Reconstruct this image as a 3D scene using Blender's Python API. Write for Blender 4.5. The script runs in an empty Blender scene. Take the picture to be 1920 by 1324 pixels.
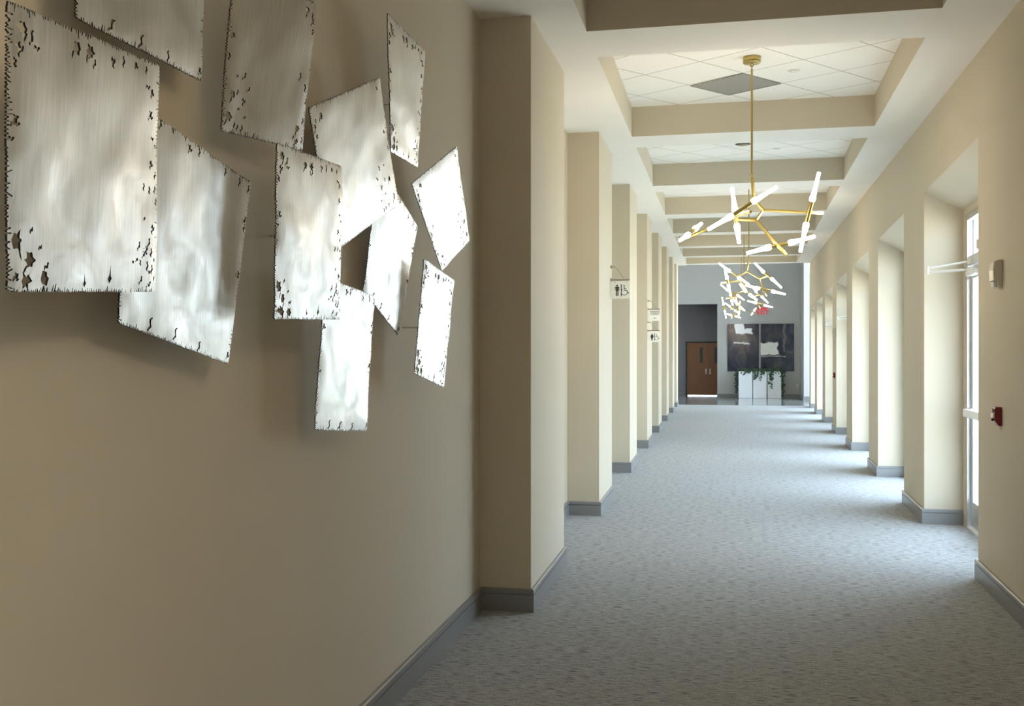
import bpy, bmesh, math, random
from mathutils import Vector, Matrix, noise
from mathutils.geometry import delaunay_2d_cdt

PI = math.pi
SC = bpy.context.scene
COL = SC.collection
rnd = random.Random(7)

# ------------------------------------------------------------------ materials
def new_mat(name):
    m = bpy.data.materials.new(name); m.use_nodes = True
    nt = m.node_tree; b = nt.nodes['Principled BSDF']
    return m, nt, b

def N(nt, kind, **kw):
    n = nt.nodes.new(kind)
    for k, v in kw.items():
        if k in n.inputs: n.inputs[k].default_value = v
        else: setattr(n, k, v)
    return n

def plain(name, col, rough=.5, metal=0., spec=.5):
    m, nt, b = new_mat(name)
    b.inputs['Base Color'].default_value = (*col, 1)
    b.inputs['Roughness'].default_value = rough
    b.inputs['Metallic'].default_value = metal
    b.inputs['Specular IOR Level'].default_value = spec
    return m

def painted(name, col, bump=.12, scale=260., rough=.75, spec=.3):
    m, nt, b = new_mat(name)
    tc = N(nt, 'ShaderNodeTexCoord')
    n1 = N(nt, 'ShaderNodeTexNoise', Scale=scale, Detail=3.)
    n2 = N(nt, 'ShaderNodeTexNoise', Scale=1.3, Detail=2.)
    nt.links.new(tc.outputs['Object'], n1.inputs['Vector'])
    nt.links.new(tc.outputs['Object'], n2.inputs['Vector'])
    r = N(nt, 'ShaderNodeMix', data_type='RGBA')
    r.inputs[6].default_value = (*[c*.965 for c in col], 1)
    r.inputs[7].default_value = (*[min(1, c*1.035) for c in col], 1)
    nt.links.new(n2.outputs['Fac'], r.inputs[0])
    nt.links.new(r.outputs[2], b.inputs['Base Color'])
    bp = N(nt, 'ShaderNodeBump', Strength=bump, Distance=.002)
    nt.links.new(n1.outputs['Fac'], bp.inputs['Height'])
    nt.links.new(bp.outputs['Normal'], b.inputs['Normal'])
    b.inputs['Roughness'].default_value = rough
    b.inputs['Specular IOR Level'].default_value = spec
    return m

def emitter(name, col, s):
    m, nt, b = new_mat(name)
    b.inputs['Base Color'].default_value = (.9, .88, .84, 1)
    b.inputs['Roughness'].default_value = .3
    b.inputs['Emission Color'].default_value = (*col, 1)
    b.inputs['Emission Strength'].default_value = s
    return m

M = {}
M['wall'] = painted('beige_wall_paint', (.56, .50, .395))
M['soffit'] = painted('white_ceiling_paint', (.85, .835, .80), bump=.05)
M['lobby'] = painted('pale_grey_lobby_paint', (.50, .49, .475), bump=.04)
M['alcove'] = painted('grey_alcove_paint', (.24, .22, .23), bump=.04)
M['base'] = plain('grey_rubber_baseboard', (.22, .222, .225), .33, 0, .6)
M['alu'] = plain('clear_anodised_aluminium', (.72, .73, .74), .3, .85)
M['alu_white'] = plain('satin_aluminium', (.82, .83, .84), .35, .3)
M['gasket'] = plain('black_gasket', (.02, .02, .022), .6)
M['brass'] = plain('brushed_brass', (.50, .40, .155), .34, 1.)
M['white_plastic'] = plain('white_plastic', (.78, .77, .74), .35)
M['beige_plastic'] = plain('ivory_plastic', (.66, .61, .51), .35)
M['tile_white'] = plain('white_cover', (.80, .79, .75), .6)
M['clear_plastic'] = plain('clear_lens', (.75, .75, .74), .12)
M['red_plastic'] = plain('red_plastic', (.20, .006, .015), .25)
M['dark'] = plain('dark_metal', (.04, .04, .04), .5, .5)
M['grey_metal'] = plain('grey_bracket_metal', (.30, .27, .22), .4, .6)
M['sign_white'] = plain('sign_white', (.82, .81, .75), .4)
M['sign_black'] = plain('sign_black', (.012, .012, .012), .5)
M['sign_grey'] = plain('sign_grey_lettering', (.14, .14, .13), .5)
M['planter'] = plain('gloss_white_laminate', (.86, .88, .92), .2)
M['soil'] = plain('dark_soil', (.03, .022, .016), .95)
M['paving'] = plain('pale_concrete_paving', (.55, .52, .45), .9)
M['tube'] = emitter('frosted_lit_glass', (1., .91, .76), 17.)
M['bulb'] = emitter('lit_bulb', (1., .80, .54), 85.)
M['exit_red'] = emitter('exit_red_letters', (1., .02, .05), .35)
M['exit_red'].node_tree.nodes['Principled BSDF'].inputs['Base Color'].default_value = (.45, .01, .02, 1)
M['chrome'] = plain('satin_steel', (.75, .75, .74), .25, 1.)
M['frame_dark'] = plain('dark_door_frame', (.035, .033, .035), .5)
M['lite'] = plain('dark_vision_glass', (.012, .013, .018), .08)

def carpet():
    m, nt, b = new_mat('grey_textured_carpet')
    tc = N(nt, 'ShaderNodeTexCoord')
    mp = N(nt, 'ShaderNodeMapping'); mp.inputs['Scale'].default_value = (15, 135, 1)
    nt.links.new(tc.outputs['Object'], mp.inputs['Vector'])
    st = N(nt, 'ShaderNodeTexNoise', Scale=1., Detail=2.5, Roughness=.6)
    nt.links.new(mp.outputs[0], st.inputs['Vector'])
    rs = N(nt, 'ShaderNodeValToRGB')
    rs.color_ramp.elements[0].position = .37; rs.color_ramp.elements[1].position = .50
    nt.links.new(st.outputs['Fac'], rs.inputs['Fac'])
    # short cross stitches
    mp2 = N(nt, 'ShaderNodeMapping'); mp2.inputs['Scale'].default_value = (150, 105, 1)
    nt.links.new(tc.outputs['Object'], mp2.inputs['Vector'])
    s2 = N(nt, 'ShaderNodeTexNoise', Scale=1., Detail=1.5)
    nt.links.new(mp2.outputs[0], s2.inputs['Vector'])
    r2 = N(nt, 'ShaderNodeValToRGB')
    r2.color_ramp.elements[0].position = .36; r2.color_ramp.elements[1].position = .66
    nt.links.new(s2.outputs['Fac'], r2.inputs['Fac'])
    # broad woven patches
    mp3 = N(nt, 'ShaderNodeMapping'); mp3.inputs['Scale'].default_value = (7, 9, 1)
    nt.links.new(tc.outputs['Object'], mp3.inputs['Vector'])
    s3 = N(nt, 'ShaderNodeTexNoise', Scale=1., Detail=2.)
    nt.links.new(mp3.outputs[0], s3.inputs['Vector'])
    r3 = N(nt, 'ShaderNodeValToRGB')
    r3.color_ramp.elements[0].position = .38; r3.color_ramp.elements[1].position = .6
    nt.links.new(s3.outputs['Fac'], r3.inputs['Fac'])
    c1 = N(nt, 'ShaderNodeMix', data_type='RGBA')          # dark dash <-> light yarn
    c1.inputs[6].default_value = (.075, .076, .08, 1); c1.inputs[7].default_value = (.36, .37, .385, 1)
    nt.links.new(rs.outputs['Color'], c1.inputs[0])
    c2 = N(nt, 'ShaderNodeMix', data_type='RGBA')          # ladder stitch
    c2.inputs[6].default_value = (.23, .245, .265, 1); c2.inputs[7].default_value = (.46, .465, .46, 1)
    nt.links.new(r2.outputs['Color'], c2.inputs[0])
    c3 = N(nt, 'ShaderNodeMix', data_type='RGBA')
    nt.links.new(r3.outputs['Color'], c3.inputs[0])
    nt.links.new(c1.outputs[2], c3.inputs[6]); 
    mm = N(nt, 'ShaderNodeMix', data_type='RGBA', blend_type='MULTIPLY'); mm.inputs[0].default_value = .75
    nt.links.new(c2.outputs[2], mm.inputs[6])
    g = N(nt, 'ShaderNodeMix', data_type='RGBA')
    g.inputs[6].default_value = (.26, .26, .26, 1); g.inputs[7].default_value = (1, 1, 1, 1)
    nt.links.new(rs.outputs['Color'], g.inputs[0])
    nt.links.new(g.outputs[2], mm.inputs[7])
    nt.links.new(mm.outputs[2], c3.inputs[7])
    nt.links.new(c3.outputs[2], b.inputs['Base Color'])
    bp = N(nt, 'ShaderNodeBump', Strength=.5, Distance=.004)
    nt.links.new(rs.outputs['Color'], bp.inputs['Height'])
    nt.links.new(bp.outputs['Normal'], b.inputs['Normal'])
    b.inputs['Roughness'].default_value = .95
    b.inputs['Specular IOR Level'].default_value = .15
    b.inputs['Sheen Weight'].default_value = .12
    return m
M['carpet'] = carpet()

def ceiling_tiles():
    m, nt, b = new_mat('white_acoustic_tiles')
    tc = N(nt, 'ShaderNodeTexCoord')
    mp = N(nt, 'ShaderNodeMapping')
    a = math.radians(54.2); s = 1/.583
    mp.vector_type = 'TEXTURE'
    mp.inputs['Location'].default_value = (.051, 9.026, 0)
    mp.inputs['Rotation'].default_value = (0, 0, a)
    mp.inputs['Scale'].default_value = (.583, .583, 1)
    nt.links.new(tc.outputs['Object'], mp.inputs['Vector'])
    sx = N(nt, 'ShaderNodeSeparateXYZ'); nt.links.new(mp.outputs[0], sx.inputs[0])
    outs = []
    for ax in (0, 1):
        fr = N(nt, 'ShaderNodeMath', operation='FRACT'); nt.links.new(sx.outputs[ax], fr.inputs[0])
        sb = N(nt, 'ShaderNodeMath', operation='SUBTRACT'); sb.inputs[1].default_value = .5
        nt.links.new(fr.outputs[0], sb.inputs[0])
        ab = N(nt, 'ShaderNodeMath', operation='ABSOLUTE'); nt.links.new(sb.outputs[0], ab.inputs[0])
        gt = N(nt, 'ShaderNodeMath', operation='GREATER_THAN'); gt.inputs[1].default_value = .4905
        nt.links.new(ab.outputs[0], gt.inputs[0]); outs.append(gt)
    mx = N(nt, 'ShaderNodeMath', operation='MAXIMUM')
    nt.links.new(outs[0].outputs[0], mx.inputs[0]); nt.links.new(outs[1].outputs[0], mx.inputs[1])
    c = N(nt, 'ShaderNodeMix', data_type='RGBA')
    c.inputs[6].default_value = (.90, .89, .86, 1); c.inputs[7].default_value = (.50, .48, .43, 1)
    nt.links.new(mx.outputs[0], c.inputs[0]); nt.links.new(c.outputs[2], b.inputs['Base Color'])
    bp = N(nt, 'ShaderNodeBump', Strength=.4, Distance=.006); bp.invert = True
    nt.links.new(mx.outputs[0], bp.inputs['Height']); nt.links.new(bp.outputs['Normal'], b.inputs['Normal'])
    b.inputs['Roughness'].default_value = .9
    b.inputs['Specular IOR Level'].default_value = .2
    return m
M['tiles'] = ceiling_tiles()

def brushed_sheet():
    m, nt, b = new_mat('torn_brushed_aluminium')
    tc = N(nt, 'ShaderNodeTexCoord')
    mp = N(nt, 'ShaderNodeMapping'); mp.inputs['Scale'].default_value = (1, 150, 5)
    nt.links.new(tc.outputs['Object'], mp.inputs['Vector'])
    st = N(nt, 'ShaderNodeTexNoise', Scale=1.6, Detail=4., Roughness=.7)
    nt.links.new(mp.outputs[0], st.inputs['Vector'])
    cl = N(nt, 'ShaderNodeTexNoise', Scale=5.5, Detail=3.)
    nt.links.new(tc.outputs['Object'], cl.inputs['Vector'])
    sw = N(nt, 'ShaderNodeTexNoise', Scale=9., Detail=5., Roughness=.65, Distortion=1.2)
    nt.links.new(tc.outputs['Object'], sw.inputs['Vector'])
    rr = N(nt, 'ShaderNodeMapRange'); rr.inputs['From Min'].default_value = .3; rr.inputs['From Max'].default_value = .7
    rr.inputs['To Min'].default_value = .30; rr.inputs['To Max'].default_value = .46
    nt.links.new(sw.outputs['Fac'], rr.inputs['Value']); nt.links.new(rr.outputs[0], b.inputs['Roughness'])
    c = N(nt, 'ShaderNodeMix', data_type='RGBA')
    c.inputs[6].default_value = (.62, .60, .565, 1); c.inputs[7].default_value = (.88, .87, .845, 1)
    nt.links.new(cl.outputs['Fac'], c.inputs[0])
    c2 = N(nt, 'ShaderNodeMix', data_type='RGBA', blend_type='MULTIPLY'); c2.inputs[0].default_value = .22
    rp = N(nt, 'ShaderNodeValToRGB'); rp.color_ramp.elements[0].position = .25; rp.color_ramp.elements[1].position = .6
    nt.links.new(st.outputs['Fac'], rp.inputs['Fac'])
    nt.links.new(c.outputs[2], c2.inputs[6]); nt.links.new(rp.outputs['Color'], c2.inputs[7])
    nt.links.new(c2.outputs[2], b.inputs['Base Color'])
    b1 = N(nt, 'ShaderNodeBump', Strength=.05, Distance=.002); nt.links.new(st.outputs['Fac'], b1.inputs['Height'])
    b2 = N(nt, 'ShaderNodeBump', Strength=.05, Distance=.012)
    nt.links.new(sw.outputs['Fac'], b2.inputs['Height']); nt.links.new(b1.outputs['Normal'], b2.inputs['Normal'])
    nt.links.new(b2.outputs['Normal'], b.inputs['Normal'])
    b.inputs['Metallic'].default_value = 1.
    return m
M['sheet'] = brushed_sheet()
M['sheet_edge'] = plain('dark_cut_edge', (.02, .018, .016), .6, .3)

def glass():
    m = bpy.data.materials.new('window_glass'); m.use_nodes = True
    nt = m.node_tree; nt.nodes.clear()
    o = N(nt, 'ShaderNodeOutputMaterial'); t = N(nt, 'ShaderNodeBsdfTransparent'); t.inputs[0].default_value = (.93, .96, .95, 1)
    g = N(nt, 'ShaderNodeBsdfGlossy', Roughness=.02); f = N(nt, 'ShaderNodeFresnel', IOR=1.45)
    mx = N(nt, 'ShaderNodeMixShader')
    ge = N(nt, 'ShaderNodeNewGeometry'); iv = N(nt, 'ShaderNodeMath', operation='SUBTRACT'); iv.inputs[0].default_value = 1.
    mu = N(nt, 'ShaderNodeMath', operation='MULTIPLY')       # the exit face of the pane lets everything through
    nt.links.new(ge.outputs['Backfacing'], iv.inputs[1]); nt.links.new(iv.outputs[0], mu.inputs[0]); nt.links.new(f.outputs[0], mu.inputs[1])
    nt.links.new(mu.outputs[0], mx.inputs[0]); nt.links.new(t.outputs[0], mx.inputs[1]); nt.links.new(g.outputs[0], mx.inputs[2])
    nt.links.new(mx.outputs[0], o.inputs[0])
    return m
M['glass'] = glass()

def wood():
    m, nt, b = new_mat('stained_oak_veneer')
    tc = N(nt, 'ShaderNodeTexCoord'); mp = N(nt, 'ShaderNodeMapping'); mp.inputs['Scale'].default_value = (14, 1, 1.1)
    nt.links.new(tc.outputs['Object'], mp.inputs['Vector'])
    n = N(nt, 'ShaderNodeTexNoise', Scale=2.2, Detail=5., Distortion=.6); nt.links.new(mp.outputs[0], n.inputs['Vector'])
    c = N(nt, 'ShaderNodeMix', data_type='RGBA'); c.inputs[6].default_value = (.20, .075, .026, 1); c.inputs[7].default_value = (.30, .12, .042, 1)
    nt.links.new(n.outputs['Fac'], c.inputs[0]); nt.links.new(c.outputs[2], b.inputs['Base Color'])
    b.inputs['Roughness'].default_value = .35
    return m
M['wood'] = wood()

def lobby_tile():
    m, nt, b = new_mat('polished_grey_tile')
    tc = N(nt, 'ShaderNodeTexCoord'); n = N(nt, 'ShaderNodeTexNoise', Scale=2., Detail=3.)
    nt.links.new(tc.outputs['Object'], n.inputs['Vector'])
    c = N(nt, 'ShaderNodeMix', data_type='RGBA'); c.inputs[6].default_value = (.20, .21, .21, 1); c.inputs[7].default_value = (.27, .28, .28, 1)
    nt.links.new(n.outputs['Fac'], c.inputs[0]); nt.links.new(c.outputs[2], b.inputs['Base Color'])
    b.inputs['Roughness'].default_value = .10
    b.inputs['Specular IOR Level'].default_value = .8
    return m
M['lobby_tile'] = lobby_tile()

def leaf():
    m, nt, b = new_mat('dark_ivy_leaf')
    oi = N(nt, 'ShaderNodeTexCoord'); n = N(nt, 'ShaderNodeTexNoise', Scale=30.)
    nt.links.new(oi.outputs['Object'], n.inputs['Vector'])
    c = N(nt, 'ShaderNodeMix', data_type='RGBA'); c.inputs[6].default_value = (.010, .028, .014, 1); c.inputs[7].default_value = (.06, .12, .06, 1)
    nt.links.new(n.outputs['Fac'], c.inputs[0]); nt.links.new(c.outputs[2], b.inputs['Base Color'])
    b.inputs['Roughness'].default_value = .4
    return m
M['leaf'] = leaf()

def grille():
    m, nt, b = new_mat('grey_return_grille')
    tc = N(nt, 'ShaderNodeTexCoord'); w = N(nt, 'ShaderNodeTexWave', Scale=9., Distortion=0.)
    w.wave_type = 'BANDS'; w.bands_direction = 'Y'
    nt.links.new(tc.outputs['Object'], w.inputs['Vector'])
    c = N(nt, 'ShaderNodeMix', data_type='RGBA'); c.inputs[6].default_value = (.27, .262, .235, 1); c.inputs[7].default_value = (.37, .36, .325, 1)
    nt.links.new(w.outputs['Fac'], c.inputs[0]); nt.links.new(c.outputs[2], b.inputs['Base Color'])
    b.inputs['Roughness'].default_value = .6
    return m
M['grille'] = grille()

def canvas(name, rects, seed):
    """dark abstract painting: navy and charcoal washes with a few white blocks; (u, v) run over the canvas in object space"""
    m, nt, b = new_mat(name)
    tc = N(nt, 'ShaderNodeTexCoord')
    mp = N(nt, 'ShaderNodeMapping'); mp.inputs['Location'].default_value = (seed, 0, seed*.7); mp.inputs['Scale'].default_value = (1.8, 1, 1.0)
    nt.links.new(tc.outputs['Object'], mp.inputs['Vector'])
    n1 = N(nt, 'ShaderNodeTexNoise', Scale=1.5, Detail=6., Distortion=1.)
    nt.links.new(mp.outputs[0], n1.inputs['Vector'])
    r = N(nt, 'ShaderNodeValToRGB')
    e = r.color_ramp.elements
    e[0].position = .3; e[0].color = (.006, .008, .016, 1)
    e[1].position = .72; e[1].color = (.08, .08, .082, 1)
    x = e.new(.5); x.color = (.024, .033, .065, 1)
    nt.links.new(n1.outputs['Fac'], r.inputs['Fac'])
    cur = r.outputs['Color']
    sx = N(nt, 'ShaderNodeSeparateXYZ'); 
    wob = N(nt, 'ShaderNodeTexNoise', Scale=4., Detail=4.); nt.links.new(tc.outputs['Object'], wob.inputs['Vector'])
    ad = N(nt, 'ShaderNodeVectorMath', operation='MULTIPLY_ADD')
    ad.inputs[1].default_value = (.30, 0, .22)
    sbv = N(nt, 'ShaderNodeVectorMath', operation='SUBTRACT'); sbv.inputs[1].default_value = (.5, .5, .5)
    nt.links.new(wob.outputs['Color'], sbv.inputs[0]); nt.links.new(sbv.outputs[0], ad.inputs[0]); nt.links.new(tc.outputs['Object'], ad.inputs[2])
    nt.links.new(ad.outputs[0], sx.inputs[0])
    for (x0, x1, z0, z1, col) in rects:
        fac = None
        for (sock, lo, hi) in ((0, x0, x1), (2, z0, z1)):
            for (val, sgn) in ((lo, 1), (hi, -1)):
                mr = N(nt, 'ShaderNodeMapRange')
                mr.inputs['From Min'].default_value = val - .02*sgn; mr.inputs['From Max'].default_value = val + .02*sgn
                nt.links.new(sx.outputs[sock], mr.inputs['Value'])
                if fac is None: fac = mr.outputs[0]
                else:
                    mu = N(nt, 'ShaderNodeMath', operation='MULTIPLY'); nt.links.new(fac, mu.inputs[0]); nt.links.new(mr.outputs[0], mu.inputs[1]); fac = mu.outputs[0]
        mx = N(nt, 'ShaderNodeMix', data_type='RGBA'); mx.inputs[7].default_value = (*col, 1)
        nt.links.new(fac, mx.inputs[0]); nt.links.new(cur, mx.inputs[6]); cur = mx.outputs[2]
    nt.links.new(cur, b.inputs['Base Color'])
    b.inputs['Roughness'].default_value = .16
    b.inputs['Coat Weight'].default_value = .2; b.inputs['Coat Roughness'].default_value = .08; b.inputs['Specular IOR Level'].default_value = .3
    return m

# ------------------------------------------------------------------ mesh helpers
class MB:
    def __init__(s): s.v = []; s.f = []; s.mi = []; s.sm = []
    def add(s, vs, fs, mi=0, smooth=False):
        b = len(s.v); s.v += [tuple(v) for v in vs]
        for f in fs:
            s.f.append([b+i for i in f]); s.mi.append(mi); s.sm.append(smooth)
        return s
    def box(s, x0, x1, y0, y1, z0, z1, mi=0):
        vs = [(x, y, z) for x in (x0, x1) for y in (y0, y1) for z in (z0, z1)]
        return s.add(vs, [(0,1,3,2),(4,6,7,5),(0,4,5,1),(2,3,7,6),(0,2,6,4),(1,5,7,3)], mi)
    def hexa(s, p, mi=0):
        """8 corners: bottom 4 (ccw), top 4 (ccw)"""
        return s.add(p, [(3,2,1,0),(4,5,6,7),(0,1,5,4),(1,2,6,5),(2,3,7,6),(3,0,4,7)], mi)
    def prism_y(s, fx, y0, y1, poly, mi=0):
        """poly of (dx, z); the base line fx(y) gives x at each end"""
        n = len(poly)
        vs = [(fx(y0)+d, y0, z) for d, z in poly] + [(fx(y1)+d, y1, z) for d, z in poly]
        fs = [list(range(n))[::-1], [n+i for i in range(n)]] + [(i, (i+1) % n, n+(i+1) % n, n+i) for i in range(n)]
        return s.add(vs, fs, mi)
    def tube(s, a, b, r0, r1=None, n=12, mi=0, smooth=True, caps=True):
        a = Vector(a); b = Vector(b); r1 = r0 if r1 is None else r1
        d = (b-a).normalized()
        t = Vector((0, 0, 1)) if abs(d.z) < .9 else Vector((1, 0, 0))
        e1 = d.cross(t).normalized(); e2 = d.cross(e1)
        vs = []
        for c, r in ((a, r0), (b, r1)):
            for i in range(n):
                g = 2*PI*i/n; vs.append(c+(e1*math.cos(g)+e2*math.sin(g))*r)
        s.add(vs, [(i, (i+1) % n, n+(i+1) % n, n+i) for i in range(n)], mi, smooth)
        if caps:
            s.add(vs[:n], [list(range(n))[::-1]], mi); s.add(vs[n:], [list(range(n))], mi)
        return s
    def lathe(s, c, d, prof, n=20, mi=0, smooth=True):
        """prof of (distance along d, radius) from point c"""
        c = Vector(c); d = Vector(d).normalized()
        t = Vector((0, 0, 1)) if abs(d.z) < .9 else Vector((1, 0, 0))
        e1 = d.cross(t).normalized(); e2 = d.cross(e1)
        vs = []
        for h, r in prof:
            for i in range(n):
                g = 2*PI*i/n; vs.append(c+d*h+(e1*math.cos(g)+e2*math.sin(g))*r)
        fs = [(k*n+i, k*n+(i+1) % n, (k+1)*n+(i+1) % n, (k+1)*n+i) for k in range(len(prof)-1) for i in range(n)]
        fs.append(list(range(n))[::-1]); fs.append([(len(prof)-1)*n+i for i in range(n)])
        return s.add(vs, fs, mi, smooth)
    def ring(s, c, R, r, ax, n=20, k=8, mi=0):
        c = Vector(c); ax = Vector(ax).normalized()
        t = Vector((0, 0, 1)) if abs(ax.z) < .9 else Vector((1, 0, 0))
        e1 = ax.cross(t).normalized(); e2 = ax.cross(e1); vs = []
        for i in range(n):
            g = 2*PI*i/n; o = e1*math.cos(g)+e2*math.sin(g)
            for j in range(k):
                q = 2*PI*j/k; vs.append(c+o*(R+r*math.cos(q))+ax*r*math.sin(q))
        return s.add(vs, [(i*k+j, ((i+1) % n)*k+j, ((i+1) % n)*k+(j+1) % k, i*k+(j+1) % k) for i in range(n) for j in range(k)], mi, True)
    def flat(s, pts, org, ex, ey, thick, mi=0):
        """outline pts (x, y) on the plane org + x ex + y ey, extruded along ex cross ey"""
        org = Vector(org); ex = Vector(ex); ey = Vector(ey); nz = ex.cross(ey).normalized()
        n = len(pts)
        vs = [org+ex*x+ey*y for x, y in pts]; vs += [v+nz*thick for v in vs]
        return s.add(vs, [list(range(n))[::-1], [n+i for i in range(n)]]+[(i, (i+1) % n, n+(i+1) % n, n+i) for i in range(n)], mi)

def base_of(o):
    p = Vector((0, 0, 0))
    while o is not None:
        p += Vector(o.location); o = o.parent
    return p

def tag(o, label=None, cat=None, group=None, kind=None):
    if label: o['label'] = label
    if cat: o['category'] = cat
    if group: o['group'] = group
    if kind: o['kind'] = kind
    return o

def obj(name, mb, mats, parent=None, loc=None, label=None, cat=None, group=None, kind=None, fix=True):
    me = bpy.data.meshes.new(name)
    o = bpy.data.objects.new(name, me)
    COL.objects.link(o)
    if parent is not None: o.parent = parent
    off = base_of(parent) if parent is not None else Vector((0, 0, 0))
    if loc is not None:
        o.location = Vector(loc)-off; off = Vector(loc)
    me.from_pydata([tuple(Vector(v)-off) for v in mb.v], [], mb.f)
    if not isinstance(mats, (list, tuple)): mats = [mats]
    for m in mats: me.materials.append(m)
    for p, mi, sm in zip(me.polygons, mb.mi, mb.sm):
        p.material_index = mi; p.use_smooth = sm
    if fix:
        bm = bmesh.new(); bm.from_mesh(me)
        bmesh.ops.recalc_face_normals(bm, faces=bm.faces); bm.to_mesh(me); bm.free()
    me.update()
    return tag(o, label, cat, group, kind)

def empty(name, loc, label=None, cat=None, group=None, kind=None):
    o = bpy.data.objects.new(name, None); COL.objects.link(o)
    o.location = loc; o.empty_display_size = .1
    return tag(o, label, cat, group, kind)

def bevel(o, w=.003, seg=2):
    m = o.modifiers.new('bevel', 'BEVEL'); m.width = w; m.segments = seg; m.limit_method = 'ANGLE'
    return o

def text(name, body, size, loc, rot, mat, parent, extrude=.0006, align='CENTER', bold=0):
    cu = bpy.data.curves.new(name, 'FONT'); cu.body = body; cu.size = size; cu.extrude = extrude
    cu.offset = bold; cu.align_x = align; cu.align_y = 'CENTER'; cu.materials.append(mat)
    tmp = bpy.data.objects.new(name, cu); COL.objects.link(tmp)
    me = bpy.data.meshes.new_from_object(tmp.evaluated_get(bpy.context.evaluated_depsgraph_get()))
    me.name = name; bpy.data.objects.remove(tmp)
    o = bpy.data.objects.new(name, me); COL.objects.link(o); o.parent = parent
    o.location = Vector(loc)-base_of(parent); o.rotation_euler = rot
    return o

# ------------------------------------------------------------------ plan of the hall (metres, floor z = 0, hall axis +Y, hall flares slightly)
XL = lambda y: -1.500-.0225*(y-6.07)         # left wall
XP = lambda y: -1.190-.0234*(y-6.06)         # front of the left pilasters
XR = lambda y: 1.606+.0235*(y-7.58)          # right wall
HC = lambda y: 3.529+.0338*(y-6.06)          # underside of beams and borders
CL = lambda y: -.915-.0232*(y-6.45)          # left edge of the coffers
CR = lambda y: 1.172+.0232*(y-6.45)          # right edge of the coffers
Y0, Y1 = -7.0, 33.3
P_NEAR = [6.04, 9.85, 13.66, 17.42, 21.2, 25.1, 29.05, 32.45]
P_FAR = [7.45, 11.15, 14.95, 18.82, 22.6, 26.45, 30.4, 33.8]
W_NEAR = [-2.75, 7.578, 11.39, 15.03, 18.88, 22.62, 26.33, 30.1]  # first opening is an unseen one, added behind the camera for light
W_FAR = [-1.40, 10.01, 13.875, 17.73, 21.49, 25.25, 29.0, 32.6]
DOORS = (1, 4, 5)
ORD = ['nearest', 'second', 'third', 'fourth', 'fifth', 'sixth', 'seventh', 'last']

# floor
obj('floor', MB().hexa([(XL(Y0)-.1, Y0, -.05), (XR(Y0)+.5, Y0, -.05), (XR(34.05)+.5, 34.05, -.05), (XL(34.05)-.1, 34.05, -.05),
     (XL(Y0)-.1, Y0, 0), (XR(Y0)+.5, Y0, 0), (XR(34.05)+.5, 34.05, 0), (XL(34.05)-.1, 34.05, 0)]), M['carpet'],
    label='grey textured carpet running the length of the hall', cat='floor', kind='structure')
obj('floor_lobby', MB().box(-4.2, 5.2, 34.05, 43.5, -.05, 0), M['lobby_tile'],
    label='polished grey tile floor of the far lobby', cat='floor', kind='structure')

# left wall and rear wall
obj('wall_left', MB().prism_y(XL, Y0, 33.85, [(-.2, 0), (0, 0), (0, 5.2), (-.2, 5.2)]), M['wall'],
    label='beige left wall behind the metal panels and pilasters', cat='wall', kind='structure')
obj('wall_back', MB().box(-2.2, 2.2, Y0-.2, Y0, 0, 5.2), M['wall'], label='beige wall closing the near end of the hall', cat='wall', kind='structure')

# left pilasters
for i, (a, b) in enumerate(zip(P_NEAR, P_FAR)):
    mb = MB().hexa([(XL(a)-.02, a, 0), (XP(a), a, 0), (XP(b), b, 0), (XL(b)-.02, b, 0),
                    (XL(a)-.02, a, HC(a)+.2), (XP(a), a, HC(a)+.2), (XP(b), b, HC(b)+.2), (XL(b)-.02, b, HC(b)+.2)])
    obj('pilaster', mb, M['wall'], label='beige pilaster on the left wall, %s from the near end' % ORD[i], cat='pilaster',
        group='pilasters along the left wall', kind='structure')

# right wall : outer layer with splayed window heads, inner layer that carries the frames
D1, D2 = .33, .45
mb = MB(); ys = [Y0] + [y for p in zip(W_NEAR, W_FAR) for y in p] + [Y1]
for i in range(0, len(ys), 2):
    mb.prism_y(XR, ys[i], ys[i+1], [(0, 0), (D1, 0), (D1, 5.2), (0, 5.2)])
    a = ys[i]-(.13 if i else 0); b = ys[i+1]+(.12 if i+2 < len(ys) else 0)
    mb.prism_y(XR, a, b, [(D1, 0), (D2, 0), (D2, 5.2), (D1, 5.2)])
for a, b in zip(W_NEAR, W_FAR):
    mb.prism_y(XR, a, b, [(0, 3.005), (D1, 2.83), (D1, 5.2), (0, 5.2)])
    mb.prism_y(XR, a, b, [(D1, 2.77), (D2, 2.77), (D2, 5.2), (D1, 5.2)])
obj('wall_right', mb, M['wall'], label='beige right wall with a row of deep window openings', cat='wall', kind='structure')

# baseboards
BB = [(0, 0), (.020, 0), (.020, .101), (.012, .101), (.012, .106), (.020, .106), (.020, .129), (.013, .135), (0, .135)]
def sweep(mb, path, prof, side):
    """path of (x, y); profile offset to the given side (+1 right of travel, -1 left), mitred"""
    n = len(path); rings = []
    for i in range(n):
        p = Vector(path[i]); d0 = (p-Vector(path[i-1])).normalized() if i else None
        d1 = (Vector(path[i+1])-p).normalized() if i < n-1 else None
        nn = [Vector((d.y, -d.x))*side for d in (d0, d1) if d is not None]
        if len(nn) == 2:
            m = (nn[0]+nn[1]).normalized(); m = m/max(.25, m.dot(nn[0]))
        else: m = nn[0]
        rings.append([(p.x+m.x*o, p.y+m.y*o, z) for o, z in prof])
    k = len(prof); vs = [v for r in rings for v in r]
    fs = [(i*k+j, (i+1)*k+j, (i+1)*k+(j+1) % k, i*k+(j+1) % k) for i in range(n-1) for j in range(k)]
    fs += [list(range(k)), [(n-1)*k+j for j in range(k)][::-1]]
    mb.add(vs, fs)
path = [(XL(Y0), Y0)]
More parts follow.
